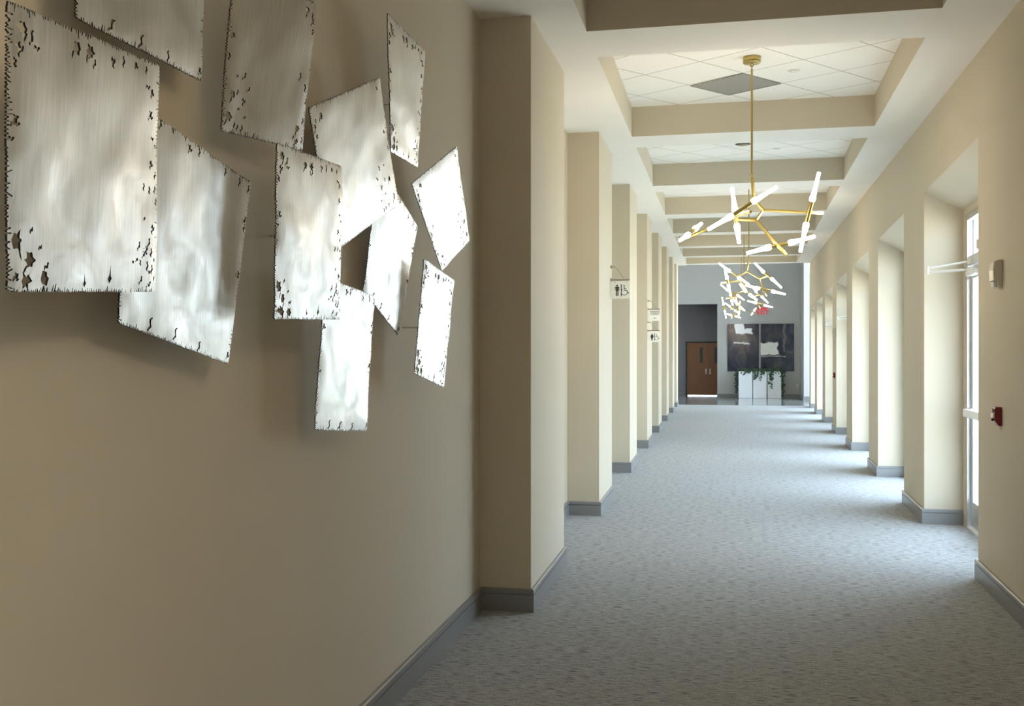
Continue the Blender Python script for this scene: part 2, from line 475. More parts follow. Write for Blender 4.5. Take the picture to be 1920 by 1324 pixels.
for a, b in zip(P_NEAR, P_FAR):
    path += [(XL(a), a), (XP(a), a), (XP(b), b)]
    if b < 33: path += [(XL(b), b)]
path += [(XL(33.8)-.1, 33.8)]
mb = MB(); sweep(mb, path, BB, 1)
obj('baseboard_left', mb, M['base'], label='grey baseboard wrapping the left wall and its pilasters', cat='baseboard', kind='structure')
mb = MB()
for i in range(0, len(ys), 2):
    a, b = ys[i], ys[i+1]; p = []
    if i: p += [(XR(a)+D1+.02, a-.13), (XR(a)+D1, a-.13), (XR(a)+D1, a)][1:]
    p += [(XR(a), a), (XR(b), b)]
    if i+2 < len(ys): p += [(XR(b)+D1, b), (XR(b)+D1, b+.12)]
    if i: p = p[1:] if len(p) > 3 else p
    q = p
    sweep(mb, q, BB, -1)
obj('baseboard_right', mb, M['base'], label='grey baseboard along the right wall and into the window reveals', cat='baseboard', kind='structure')

# ceiling: tiled panels, side borders, cross beams
BEAMS = [6.45+3.745*k for k in range(-3, 8)]
obj('ceiling', MB().hexa([(XL(Y0), Y0, HC(Y0)+.29), (XR(Y0), Y0, HC(Y0)+.29), (XR(Y1), Y1, HC(Y1)+.29), (XL(Y1), Y1, HC(Y1)+.29),
     (XL(Y0), Y0, HC(Y0)+.34), (XR(Y0), Y0, HC(Y0)+.34), (XR(Y1), Y1, HC(Y1)+.34), (XL(Y1), Y1, HC(Y1)+.34)]), M['tiles'],
    label='white tiled ceiling set diagonally above the beams', cat='ceiling', kind='structure')
def slab(name, fa, fb, a, b, label, cat):
    vs = [(fa(a), a, HC(a)), (fb(a), a, HC(a)), (fb(b), b, HC(b)), (fa(b), b, HC(b)),
          (fa(a), a, HC(a)+.29), (fb(a), a, HC(a)+.29), (fb(b), b, HC(b)+.29), (fa(b), b, HC(b)+.29)]
    mb = MB(); mb.add(vs, [(3,2,1,0)], 0); mb.add(vs, [(4,5,6,7),(0,1,5,4),(1,2,6,5),(2,3,7,6),(3,0,4,7)], 1)
    o = obj(name, mb, [M['soffit'], M['wall']], label=label, cat=cat, kind='structure')
    return o
slab('trim_1', lambda y: XL(y), CL, Y0, 33.5, 'white ceiling border along the left wall', 'ceiling border')
slab('trim_2', CR, lambda y: XR(y), Y0, Y1, 'white ceiling border along the right wall', 'ceiling border')
for i, a in enumerate(BEAMS):
    b = a+.645
    o = slab('ceiling_beam', CL, CR, a, b, 'boxed cross beam of the ceiling, %s' % ('%s from the near end' % ORD[i-3] if i > 2 else ['farthest behind the viewpoint', 'behind the viewpoint', 'overhead'][i]), 'beam')
    o['group'] = 'ceiling beams'

# ------------------------------------------------------------------ windows and glazed doors in the right wall
def ybox(mb, a, b, d0, d1, z0, z1, mi=0):
    mb.prism_y(XR, a, b, [(d0, z0), (d1, z0), (d1, z1), (d0, z1)], mi)
nd = nw = 0
for k, (wa, wb) in enumerate(zip(W_NEAR, W_FAR)):
    a, b = wa+.13, wb-.12; mid = (a+b)/2; top = 2.77
    nm = 'seen beyond the %s pier' % ORD[k]
    place = ['unseen behind the viewpoint, added to light the near end', 'beside the red pull station', 'second opening of the right wall', 'third opening of the right wall', 'fourth opening of the right wall',
             'fifth opening of the right wall', 'sixth opening of the right wall', 'farthest opening of the right wall'][k]
    loc = (XR(mid)+.40, mid, 0)
    if k in DOORS:
        nd += 1
        root = empty('door_%d' % nd, loc, 'glazed aluminium exit door with transom, %s' % place, 'glass door', 'glazed exit doors', 'structure')
        fr = MB()
        ybox(fr, a, a+.05, .335, .445, 0, top); ybox(fr, b-.05, b, .335, .445, 0, top)
        ybox(fr, a+.05, b-.05, .335, .445, top-.05, top); ybox(fr, a+.05, b-.05, .345, .435, 2.32, 2.40)
        obj('door_frame', fr, M['alu'], root)
        obj('threshold', (lambda t: (ybox(t, a+.05, b-.05, .33, .445, 0, .014), t)[1])(MB()), M['alu_white'], root)
        g = MB(); ybox(g, a+.05, b-.05, .385, .393, 2.40, top-.05); obj('transom_pane', g, M['glass'], root)
        tb = MB(); ybox(tb, mid-.02, mid+.02, .37, .41, 2.40, top-.05); obj('transom_bar', tb, M['dark'], root)
        gk = MB(); ybox(gk, b-.056, b-.0505, .380, .384, 2.405, top-.052); ybox(gk, b-.0545, b-.0505, .37, .41, .02, 2.31); obj('gasket', gk, M['gasket'], root)
        for s, (la, lb) in enumerate(((a+.055, mid-.004), (mid+.004, b-.055))):
            lf = MB()
            ybox(lf, la, la+.09, .365, .415, .02, 2.31); ybox(lf, lb-.09, lb, .365, .415, .02, 2.31)
            ybox(lf, la+.09, lb-.09, .365, .415, .02, .24); ybox(lf, la+.09, lb-.09, .365, .415, 2.20, 2.31)
            d = obj('door_leaf', lf, M['alu'], root)
            g = MB(); ybox(g, la+.09, lb-.09, .386, .394, .24, 2.20); obj('pane', g, M['glass'], d)
            pb = MB(); ybox(pb, la+.01, lb-.01, .295, .345, .985, 1.055); ybox(pb, la+.03, la+.08, .345, .365, .98, 1.06); ybox(pb, lb-.08, lb-.03, .345, .365, .98, 1.06)
            bevel(obj('push_bar', pb, M['alu_white'], d), .008)
            # surface closer with its folding arm
            hy = lb-.10 if s else la+.10; dr = -1 if s else 1
            cb = MB(); x = XR(hy)
            y2 = hy+dr*.30
            cb.box(x+.30, x+.365, min(hy, y2), max(hy, y2), 2.215, 2.285)
            bevel(obj('closer_body', cb, M['alu_white'], d), .008)
            ar = MB(); elbow = Vector((x+.02, hy-dr*.16, 2.272))
            ar.tube((x+.33, hy+dr*.06, 2.272), elbow, .011, n=8); ar.tube(elbow+Vector((0, 0, .034)), (x+.345, hy-dr*.04, 2.35), .010, n=8)
            ar.tube(elbow-Vector((0, 0, .015)), elbow+Vector((0, 0, .05)), .014, n=10)
            ar.box(x+.325, x+.345, hy-.05, hy+.05, 2.325, 2.375)
            obj('closer_arm', ar, M['white_plastic'], d)
    else:
        nw += 1
        root = empty('window_%d' % nw, loc, 'full height aluminium window, %s' % place, 'window', 'full height windows', 'structure')
        fr = MB()
        ybox(fr, a, a+.05, .335, .445, 0, top); ybox(fr, b-.05, b, .335, .445, 0, top); ybox(fr, mid-.025, mid+.025, .34, .44, .06, top-.05)
        ybox(fr, a+.05, b-.05, .335, .445, top-.05, top); ybox(fr, a+.05, b-.05, .345, .435, 2.32, 2.38); ybox(fr, a+.05, b-.05, .335, .445, 0, .06)
        obj('window_frame', fr, M['alu'], root)
        g = MB()
        for (u0, u1) in ((a+.05, mid-.025), (mid+.025, b-.05)):
            ybox(g, u0, u1, .386, .394, .06, 2.32); ybox(g, u0, u1, .386, .394, 2.38, top-.05)
        obj('pane', g, M['glass'], root)

# ------------------------------------------------------------------ lobby at the far end
obj('wall_lobby_left', MB().box(-4.2, -4.0, 33.6, 43.5, 0, 6.4), M['lobby'], label='grey left wall of the lobby', cat='wall', kind='structure')
mb = MB(); mb.box(-4.2, XL(33.85)-.0, 33.86, 34.02, 0, 6.4); mb.box(XR(Y1)+.0, 5.2, Y1, 33.46, 0, 6.4)
obj('wall_lobby_front', mb, M['lobby'], label='lobby wall either side of the hall opening', cat='wall', kind='structure')
mb = MB(); vs = (XL(33.5), XR(33.5))
mb.box(-2.13, 2.22, 33.5, 33.6, HC(33.5)+.02, 6.4)
obj('trim_3', mb, M['soffit'], label='header above the end of the hall facing the lobby', cat='header', kind='structure')
obj('ceiling_lobby', MB().box(-4.2, 5.2, 33.3, 43.5, 6.4, 6.6), M['soffit'], label='white lobby ceiling', cat='ceiling', kind='structure')
# back wall with the door alcove on its left
mb = MB(); mb.box(-.724, 2.44, 40.9, 41.1, 0, 6.4); mb.box(-4.0, -.724, 40.9, 41.1, 3.60, 6.4)
obj('wall_lobby_back', mb, M['lobby'], label='pale grey lobby wall behind the paintings', cat='wall', kind='structure')
mb = MB(); mb.box(-4.0, -1.99, 42.3, 42.5, 0, 3.6); mb.box(-.15, 2.4, 42.3, 42.5, 0, 3.6); mb.box(-1.99, -.15, 42.3, 42.5, 2.17, 3.6)
mb.box(-.724, -.60, 41.1, 42.3, 0, 3.6)
obj('wall_alcove', mb, M['alcove'], label='dark grey wall around the wooden double door', cat='wall', kind='structure')
obj('ceiling_alcove', MB().box(-4.0, -.6, 41.1, 42.5, 3.6, 3.7), M['alcove'], label='low ceiling of the door alcove', cat='ceiling', kind='structure')
obj('column', MB().box(2.352, 2.95, 38.6, 40.9, 0, 6.4), M['lobby'], label='pale column at the right end of the lobby wall', cat='column', kind='structure')
obj('wall_lobby_far_right', MB().box(2.44, 5.2, 40.9, 41.1, 0, 6.4), M['lobby'], label='lobby wall beyond the pale column', cat='wall', kind='structure')
mb = MB(); mb.box(5.0, 5.2, 33.46, 34.2, 0, 6.4); mb.box(5.0, 5.2, 40.2, 40.9, 0, 6.4); mb.box(5.0, 5.2, 34.2, 40.2, 5.8, 6.4)
obj('wall_lobby_right', mb, M['lobby'], label='lobby wall around its tall side window', cat='wall', kind='structure')
root = empty('window_6', (5.1, 37.2, 0), 'tall side window lighting the far lobby', 'window', None, 'structure')
fr = MB()
for y in (34.2, 36.2, 38.2, 40.14): fr.box(5.05, 5.15, y, y+.06, 0, 5.8)
fr.box(5.05, 5.15, 34.26, 40.14, 5.74, 5.8)
obj('window_frame', fr, M['alu'], root)
g = MB()
for y in (34.26, 36.26, 38.26): g.box(5.096, 5.104, y, y+(1.94 if y < 38 else 1.88), 0, 5.74)
obj('pane', g, M['glass'], root)
mb = MB(); sweep(mb, [(-.724, 41.1), (-.724, 40.9), (2.352, 40.9), (2.352, 38.6), (2.95, 38.6)], BB, 1)
sweep(mb, [(-4.0, 42.3), (-2.05, 42.3)], BB, 1)
obj('baseboard_lobby', mb, M['base'], label='grey baseboard along the lobby wall', cat='baseboard', kind='structure')
obj('trim_4', MB().box(-.724, 2.352, 40.893, 40.9, .975, .987), M['lobby'], label='thin rail line across the lobby wall', cat='wall rail', kind='structure')

# wooden double door in the alcove
root = empty('door_%d' % (nd+1), (-1.07, 42.3, 0), 'brown wooden double door in the dark alcove', 'door', None, 'structure')
fr = MB(); fr.box(-1.99, -1.94, 42.26, 42.46, 0, 2.17); fr.box(-.20, -.15, 42.26, 42.46, 0, 2.17); fr.box(-1.94, -.20, 42.26, 42.46, 2.12, 2.17)
fr.box(-1.94, -1.92, 42.348, 42.40, 0, 2.12); fr.box(-.22, -.20, 42.348, 42.40, 0, 2.12); fr.box(-1.92, -.22, 42.348, 42.40, 2.09, 2.12); fr.box(-1.11, -1.07, 42.348, 42.40, .024, 2.09)
obj('door_frame', fr, M['frame_dark'], root)
for (x0, x1, hx, lx) in ((-1.939, -1.093, -1.19, -1.443), (-1.089, -.201, -1.03, -.85)):
    lf = MB()
    lf.box(x0, lx, 42.30, 42.345, .024, 2.118); lf.box(lx+.125, x1, 42.30, 42.345, .024, 2.118)
    lf.box(lx, lx+.125, 42.30, 42.345, .024, 1.30); lf.box(lx, lx+.125, 42.30, 42.345, 1.94, 2.118)
    d = obj('door_leaf', lf, M['wood'], root)
    obj('vision_pane', MB().box(lx, lx+.125, 42.315, 42.33, 1.30, 1.94), M['lite'], d)
    hb = MB(); hb.box(hx-.02, hx+.02, 42.29, 42.30, .86, 1.09)
    for z in (.89, .975, 1.06): hb.lathe((hx, 42.29, z), (0, -1, 0), [(0, .03), (.03, .034), (.045, .02)], 12)
    obj('handle', hb, M['chrome'], d)
    hg = MB()
    for z in (.3, 1.05, 1.9): hg.box(x0-.012 if x0 < -1.5 else x1-.004, x0+.004 if x0 < -1.5 else x1+.012, 42.285, 42.30, z-.05, z+.05)
    obj('hinge', hg, M['chrome'], d)

# paintings
A1 = canvas('dark_abstract_canvas', [(-.30, .05, .50, .93, (.80, .82, .86)), (-.1, .34, .53, .72, (.80, .82, .86)), (-.36, .25, .13, .19, (.6, .62, .64))], 3.1)
A2 = canvas('charcoal_abstract_canvas', [(-.9, .02, -.28, .18, (.84, .83, .78)), (.22, .30, -.15, .95, (.15, .145, .14)), (-.9, .3, -.36, -.33, (.5, .5, .48)), (.35, .9, -.20, -.16, (.16, .16, .16))], 8.4)
for nm, x0, x1, mt, lab in (('left', -.331, .837, A1, 'dark navy abstract painting, square white patch near its top edge'),
                            ('right', .902, 2.137, A2, 'charcoal abstract painting, wide white block low on its left side')):
    root = empty('painting', ((x0+x1)/2, 40.9, 1.915), lab, 'painting', 'pair of abstract paintings')
    bevel(obj('canvas', MB().box(x0, x1, 40.845, 40.862, 1.012, 2.82), mt, root), .003)
    obj('stretcher', MB().box(x0+.01, x1-.01, 40.862, 40.899, 1.022, 2.81), M['dark'], root)

# exit sign
root = empty('exit_sign', (.965, 40.9, 3.25), 'red lettered exit sign above the paintings', 'exit sign')
bevel(obj('plate', MB().box(.80, 1.13, 40.87, 40.9, 3.14, 3.36), M['lobby'], root), .004)
text('letters', 'EXIT', .215, (.965, 40.866, 3.245), (PI/2, 0, 0), M['exit_red'], root, .002, bold=.004)
obj('housing', MB().box(.80, 1.13, 40.84, 40.9, 3.36, 3.42), M['exit_red'], root)

# wall devices of the lobby
root = empty('wall_outlet', (2.25, 40.9, .47), 'small white outlet low on the lobby wall beside the pale column', 'outlet')
bevel(obj('cover', MB().box(2.205, 2.295, 40.865, 40.899, .40, .53), M['white_plastic'], root), .01)

# planters with ivy
def ivy(x0, x1, y0, y1, zt, strands, seed):
    r = random.Random(seed); mb = MB()
    lo = x0-(.2 if seed == 11 else .011); hi = x1+(.2 if seed == 13 else .011)
    def leaf_at(p, s, nrm):
        nrm = Vector(nrm).normalized(); t = Vector((r.uniform(-1, 1), r.uniform(-1, 1), r.uniform(-1, .3)))
        e1 = (t-nrm*t.dot(nrm)).normalized(); e2 = nrm.cross(e1); p = Vector(p)
        o = [(0, -.1), (.45, .05), (.55, .5), (.25, .62), (0, 1.15), (-.25, .62), (-.55, .5), (-.45, .05)]
        vs = [p+e2*a*s+e1*b*s+nrm*(-.12*s*abs(a)*2) for a, b in o]
        for v in vs: v.x = min(hi, max(lo, v.x))
        mb.add(vs, [(0, 1, 2, 3, 4), (0, 4, 5, 6, 7)])
    for i in range(150):
        leaf_at((r.uniform(x0-.05, x1+.05), r.uniform(y0-.06, y1+.02), zt+r.uniform(-.03, .12)), r.uniform(.04, .075), (r.uniform(-.6, .6), -1, r.uniform(-.2, 1)))
    for (sx, sy, z1, dens) in strands:
        z = zt+.02; x = sx
        while z > z1:
            x += r.uniform(-.02, .02); x += (sx-x)*.2
            if r.random() < dens:
                for _ in range(2): leaf_at((x+r.uniform(-.035, .035), sy+r.uniform(-.03, .01), z), r.uniform(.035, .06), (r.uniform(-.5, .5), -1, r.uniform(-.2, .5)))
            z -= .028
    return mb
PX = [(.077, .583), (.608, 1.108), (1.14, 1.636)]
STR = [[(.03, 40.45, .15, .9), (-.01, 40.35, .22, .8), (.02, 40.28, .55, .9), (.3, 40.16, .88, .7), (.47, 40.15, .93, .9)],
       [(.68, 40.15, .72, .8), (.78, 40.15, .78, .9), (.92, 40.15, .86, .8), (.90, 40.15, .64, .45), (1.0, 40.15, .82, .7)],
       [(1.22, 40.15, .55, .7), (1.30, 40.15, .34, .55), (1.26, 40.15, .70, .8), (1.68, 40.3, .18, .6), (1.70, 40.42, .05, .6), (1.66, 40.22, .5, .9), (1.76, 40.35, .25, .4)]]
for i, (x0, x1) in enumerate(PX):
    lab = ['ivy only down its left side, leftmost of three', 'short ivy sprays on its front, middle of three', 'long ivy strands down front and right, rightmost of three'][i]
    root = empty('planter', ((x0+x1)/2, 40.45, 0), 'tall white lobby planter, %s' % lab, 'planter', 'white planter boxes')
    mb = MB(); mb.box(x0, x1, 40.2, 40.22, .004, 1.01); mb.box(x0, x1, 40.68, 40.70, .004, 1.01); mb.box(x0, x0+.02, 40.22, 40.68, .004, 1.01); mb.box(x1-.02, x1, 40.22, 40.68, .004, 1.01); mb.box(x0+.02, x1-.02, 40.22, 40.68, .004, .03)
    obj('box', mb, M['planter'], root)
    obj('soil', MB().box(x0+.02, x1-.02, 40.22, 40.68, .90, .96), M['soil'], root)
    mb = ivy(x0, x1, 40.2, 40.70, .99, STR[i], 11+i)
    obj('foliage', mb, M['leaf'], root, kind='stuff', fix=False)
    st = MB()
    for (sx, sy, z1, dn) in STR[i]:
        st.tube((sx, sy+.05, 1.01), (sx, sy, .96), .004, n=6); st.tube((sx, sy, .96), (sx, sy, z1), .004, n=6)
        st.tube(((x0+x1)/2, 40.45, .96), (sx, sy+.05, 1.01), .004, n=6)
    obj('stem', st, M['leaf'], root)

# ------------------------------------------------------------------ hanging signs on the left pilasters
PERSON = [(-.16, .36), (.16, .36), (.22, .30), (.22, -.02), (.16, -.02), (.16, .24), (.13, .24), (.13, -.55), (.02, -.55), (.02, -.08), (-.02, -.08), (-.02, -.55),
          (-.13, -.55), (-.13, .24), (-.16, .24), (-.16, -.02), (-.22, -.02), (-.22, .30)]
WOMAN = [(-.14, .36), (.14, .36), (.20, .28), (.24, .05), (.22, -.14), (.14, -.16), (.12, -.55), (.02, -.55), (.02, -.2), (-.02, -.2), (-.02, -.55), (-.12, -.55), (-.14, -.16), (-.22, -.14), (-.24, .05), (-.20, .28)]
def circle(cx, cy, r, n=20): return [(cx+r*math.cos(2*PI*i/n), cy+r*math.sin(2*PI*i/n)) for i in range(n)]
def arc_band(mb, cx, cy, r, w, a0, a1, org, ex, ey, th, n=24):
    for i in range(n):
        g0 = a0+(a1-a0)*i/n; g1 = a0+(a1-a0)*(i+1)/n
        mb.flat([(cx+r*math.cos(g0), cy+r*math.sin(g0)), (cx+(r+w)*math.cos(g0), cy+(r+w)*math.sin(g0)), (cx+(r+w)*math.cos(g1), cy+(r+w)*math.sin(g1)), (cx+r*math.cos(g1), cy+r*math.sin(g1))], org, ex, ey, th)
def line(p, q, w):
    p = Vector(p); q = Vector(q); d = (q-p).normalized(); n = Vector((-d.y, d.x))*w/2
    return [tuple(p+n), tuple(p-n), tuple(q-n), tuple(q+n)]
def hanging_sign(y, x0, z1, w, h, art, label, group):
    xw = XP(y)
    root = empty('hanging_sign', (xw, y, z1), label, 'sign', group)
    S = 1.
    ey = (0, 0, 1); ex = (1, 0, 0)
    br = MB(); br.box(xw+.0005, xw+.012, y-.012, y+.012, z1-.004, z1+.03); br.box(xw+.0005, xw+.012, y-.012, y+.012, z1+.135, z1+.167); br.box(xw+.012, x0+w, y-.006, y+.006, z1+.004, z1+.022)
    br.box(xw+.012, xw+.05, y-.005, y+.005, z1+.145, z1+.157)
    br.tube((xw+.05, y, z1+.151), (x0+w*.72, y, z1+.018), .003, n=8)
    obj('bracket', br, M['grey_metal'], root)
    for fx in (.2, .86):
        hk = MB(); hk.tube((x0+w*fx, y, z1+.008), (x0+w*fx, y, z1-.012), .0025, n=6); hk.tube((x0+w*fx, y-.006, z1-.012), (x0+w*fx, y+.006, z1-.012), .005, n=8)
        obj('hook', hk, M['grey_metal'], root)
    bevel(obj('panel', MB().box(x0, x0+w, y-.003, y+.003, z1-h, z1), M['sign_white'], root), .001)
    for face, sgn in ((y-.0035, 1),):
        cx = x0+w/2; cz = z1-h/2
        if art in ('man', 'woman'):
            p = MB(); o = (x0+w*.33, face, cz-.004)
            sc = h*.58
            P = [(a*sc, b*sc) for a, b in (PERSON if art == 'man' else WOMAN)]
            p.flat(P, o, ex, ey, .0006); p.flat(circle(0, .47*sc, .09*sc), o, ex, ey, .0006)
            p.flat([(w*.20, -h*.34), (w*.25, -h*.34), (w*.25, h*.34), (w*.20, h*.34)], o, ex, ey, .0006)
            obj('pictogram', p, M['sign_black'], root)
            q = MB(); o = (x0+w*.72, face, cz-h*.12); s2 = h*.23
            arc_band(q, 0, 0, s2*.68, s2*.18, math.radians(125), math.radians(385), o, ex, ey, .0006)
            q.flat(circle(-.05*s2, 1.55*s2, .17*s2), o, ex, ey, .0006)
            for l in (((-.05*s2, 1.35*s2), (0, .35*s2)), ((0, .9*s2), (.5*s2, .8*s2)), ((-.02*s2, .38*s2), (.62*s2, .38*s2)), ((.6*s2, .42*s2), (.95*s2, -.40*s2)), ((.88*s2, -.40*s2), (1.2*s2, -.22*s2))):
                q.flat(line(l[0], l[1], s2*.2), o, ex, ey, .0006)
            obj('wheelchair_symbol', q, M['sign_grey'], root)
        else:
            bevel(obj('name_strip', MB().box(x0+w*.14, x0+w*.97, face-.001, face+.0006, z1-h*.47, z1-h*.06), plain_strip, root), .0005)
            text('lettering', 'NURSING', w*.19, (x0+w*.555, face-.0016, z1-h*.17), (PI/2, 0, 0), M['sign_grey'], root, .0004)
            text('lettering', 'AREA', w*.19, (x0+w*.555, face-.0016, z1-h*.37), (PI/2, 0, 0), M['sign_grey'], root, .0004)
            p = MB(); o = (x0+w*.55, face, z1-h*.74)
            p.flat([(-.10*w, 0), (-.02*w, .07*w), (-.02*w, -.07*w)], o, ex, ey, .0006); p.flat(line((-.03*w, 0), (.13*w, 0), .03*w), o, ex, ey, .0006)
            obj('arrow', p, M['sign_black'], root)
plain_strip = plain('sign_name_strip', (.62, .61, .57), .4)
hanging_sign(11.0, XP(11.0)+.006, 2.318, .195, .187, 'man', 'white hanging sign with a man and a wheelchair symbol', 'hanging signs on the pilasters')
hanging_sign(17.55, XP(17.55)+.012, 2.312, .195, .185, 'text', 'white hanging sign reading nursing area above an arrow', 'hanging signs on the pilasters')
hanging_sign(17.50, XP(17.50)+.012, 1.952, .195, .180, 'woman', 'white hanging sign with a woman and a wheelchair symbol', 'hanging signs on the pilasters')

# ------------------------------------------------------------------ small devices on the right wall
def pull_station(y, z, label):
    x = XR(y); root = empty('fire_alarm_pull', (x, y, z), label, 'fire alarm', 'red pull stations')
    b = MB(); b.prism_y(XR, y-.042, y+.042, [(0, z-.058), (-.018, z-.058), (-.040, z-.03), (-.040, z+.05), (-.032, z+.058), (0, z+.058)])
    bevel(obj('body', b, M['red_plastic'], root), .004)
    h = MB(); h.prism_y(XR, y-.03, y+.03, [(-.040, z-.012), (-.052, z-.008), (-.048, z+.018), (-.040, z+.018)])
    bevel(obj('handle', h, M['white_plastic'], root, label='white pull handle'), .002)
    k = MB(); k.lathe((x-.037, y, z-.022), (-1, 0, 0), [(0, .007), (.014, .007), (.016, .005)], 10); obj('knob', k, M['dark'], root)
    s = MB(); s.prism_y(XR, y-.022, y+.022, [(-.0395, z+.024), (-.043, z+.024), (-.043, z+.044), (-.0395, z+.044)]); obj('slot', s, M['dark'], root)
pull_station(6.90, 1.143, 'red fire alarm pull station on the near right wall')
pull_station(21.85, 1.155, 'red fire alarm pull station on the far pier of right wall')
def strobe(y, z, label):
    x = XR(y); root = empty('alarm_strobe', (x, y, z), label, 'alarm strobe', 'wall alarm strobes')
    b = MB(); b.prism_y(XR, y-.062, y+.062, [(0, z-.085), (-.024, z-.085), (-.030, z-.045), (-.052, z-.045), (-.056, z+.02), (-.050, z+.07), (-.026, z+.085), (0, z+.085)])
    bevel(obj('body', b, M['beige_plastic'], root), .004)
    l = MB(); l.prism_y(XR, y-.035, y+.035, [(-.024, z-.086), (-.046, z-.082), (-.050, z-.047), (-.029, z-.047)])
    bevel(obj('lens', l, M['clear_plastic'], root), .003)
strobe(6.90, 2.02, 'ivory alarm strobe high on the near right wall')
strobe(21.85, 2.03, 'ivory alarm strobe on the far pier of right wall')
x = XR(25.73)
root = empty('wall_outlet', (x, 25.73, .50), 'small white electrical outlet low on a far pier', 'outlet')
b = MB(); b.prism_y(XR, 25.69, 25.77, [(0, .44), (-.008, .44), (-.008, .56), (0, .56)]); obj('cover_plate', b, M['white_plastic'], root)
for z in (.475, .525):
    b = MB(); b.prism_y(XR, 25.71, 25.75, [(-.008, z-.014), (-.010, z-.014), (-.010, z+.014), (-.008, z+.014)])
    obj('socket', b, M['beige_plastic'], root)

# ------------------------------------------------------------------ things on the tiled ceiling
PZ = lambda y: HC(y)+.29
def disc(name, x, y, r, t, mat, label, cat, inner=None):
    root = empty(name, (x, y, PZ(y)), label, cat)
    obj('rim', MB().lathe((x, y, PZ(y)+.004), (0, 0, -1), [(0, r), (t*.6, r), (t, r*.86)], 28), mat, root)
    obj('centre', MB().lathe((x, y, PZ(y)-t*.8), (0, 0, -1), [(0, r*.7), (t*.8, r*.62)], 24), inner or mat, root)
disc('ceiling_speaker', .469, 9.042, .055, .008, M['tile_white'], 'small round white cover on the nearest tiled coffer', 'ceiling cover')
disc('recessed_downlight', .074, 12.63, .09, .010, M['dark'], 'dark round fitting on the second tiled coffer', 'downlight', M['grey_metal'])
disc('ceiling_speaker', .476, 13.04, .055, .008, M['tile_white'], 'small round white cover on the second tiled coffer', 'ceiling cover')
c = [(-.404, 9.388), (.051, 9.026), (.387, 9.492), (-.073, 9.859)]
ctr = (sum(p[0] for p in c)/4, sum(p[1] for p in c)/4)
root = empty('return_air_grille', (*ctr, PZ(ctr[1])), 'grey square air grille set diagonally in the nearest coffer', 'air grille')
def quad_slab(mb, pts, z0, z1):
    mb.hexa([(x, y, PZ(y)+z0) for x, y in pts]+[(x, y, PZ(y)+z1) for x, y in pts])
sh = lambda k: [(ctr[0]+(x-ctr[0])*k, ctr[1]+(y-ctr[1])*k) for x, y in c]
mb = MB(); quad_slab(mb, sh(.96), -.006, .004); obj('face', mb, M['grille'], root)
mb = MB(); o1 = sh(1.0); i1 = sh(.955)
for i in range(4):
    j = (i+1) % 4
    quad_slab(mb, [o1[i], o1[j], i1[j], i1[i]], -.009, .004)
obj('frame', mb, M['grille'], root)

# ------------------------------------------------------------------ chandeliers
LAMP_A_ARMS = [((0.003, 0.0, 2.944), (0.015, -0.0, 2.774), 0.015),
  ((0.016, 0.0, 2.77), (0.088, 0.0, 2.678), 0.013), ((0.088, 0.0, 2.678), (0.531, -0.2, 2.613), 0.013),
  ((0.088, 0.0, 2.678), (0.032, 0.0, 2.599), 0.013), ((0.032, 0.0, 2.599), (-0.137, -0.25, 2.58), 0.013),
  ((0.032, 0.0, 2.599), (0.26, -0.15, 2.3), 0.014), ((0.016, 0.0, 2.77), (-0.121, -0.3, 2.602), 0.013),
  ((-0.121, -0.3, 2.602), (-0.506, -0.05, 2.463), 0.013), ((-0.121, -0.3, 2.602), (-0.016, -0.55, 2.593), 0.013)]
LAMP_A_PAIRS = [((0.445, -0.25, 2.702), (0.497, -0.25, 2.92), (0.403, -0.25, 2.532), (0.358, -0.25, 2.313)),
  ((0.282, -0.1, 2.4), (0.479, -0.1, 2.449), (0.141, -0.1, 2.374), (-0.043, -0.1, 2.328)),
  ((-0.49, -0.12, 2.484), (-0.553, -0.28, 2.421), (-0.449, 0.0, 2.54), (-0.399, 0.16, 2.606)),
  ((-0.004, -0.55, 2.664), (0.177, -0.55, 2.773), (-0.148, -0.55, 2.569), (-0.332, -0.55, 2.466)),
  ((-0.129, -0.28, 2.629), (-0.153, -0.28, 2.824), (-0.117, -0.28, 2.534), (-0.099, -0.28, 2.385))]
LAMP_B_ARMS = [((0.0, 0.0, 3.007), (-0.024, 0.0, 2.837), 0.015),
  ((-0.024, 0.0, 2.821), (0.157, -0.2, 2.69), 0.013), ((0.157, -0.2, 2.69), (0.285, -0.2, 2.735), 0.013),
  ((0.157, -0.2, 2.69), (0.198, -0.3, 2.523), 0.013), ((0.198, -0.3, 2.523), (0.252, -0.3, 2.419), 0.013),
  ((0.198, -0.3, 2.523), (0.319, -0.35, 2.494), 0.012), ((-0.024, 0.0, 2.821), (-0.15, 0.2, 2.765), 0.013),
  ((-0.15, 0.2, 2.765), (-0.263, 0.25, 2.829), 0.012), ((-0.15, 0.2, 2.765), (-0.142, 0.1, 2.684), 0.013),
  ((-0.142, 0.1, 2.684), (-0.421, 0.0, 2.649), 0.013), ((-0.142, 0.1, 2.684), (-0.061, 0.3, 2.623), 0.013),
  ((-0.061, 0.3, 2.623), (-0.013, 0.3, 2.515), 0.013)]
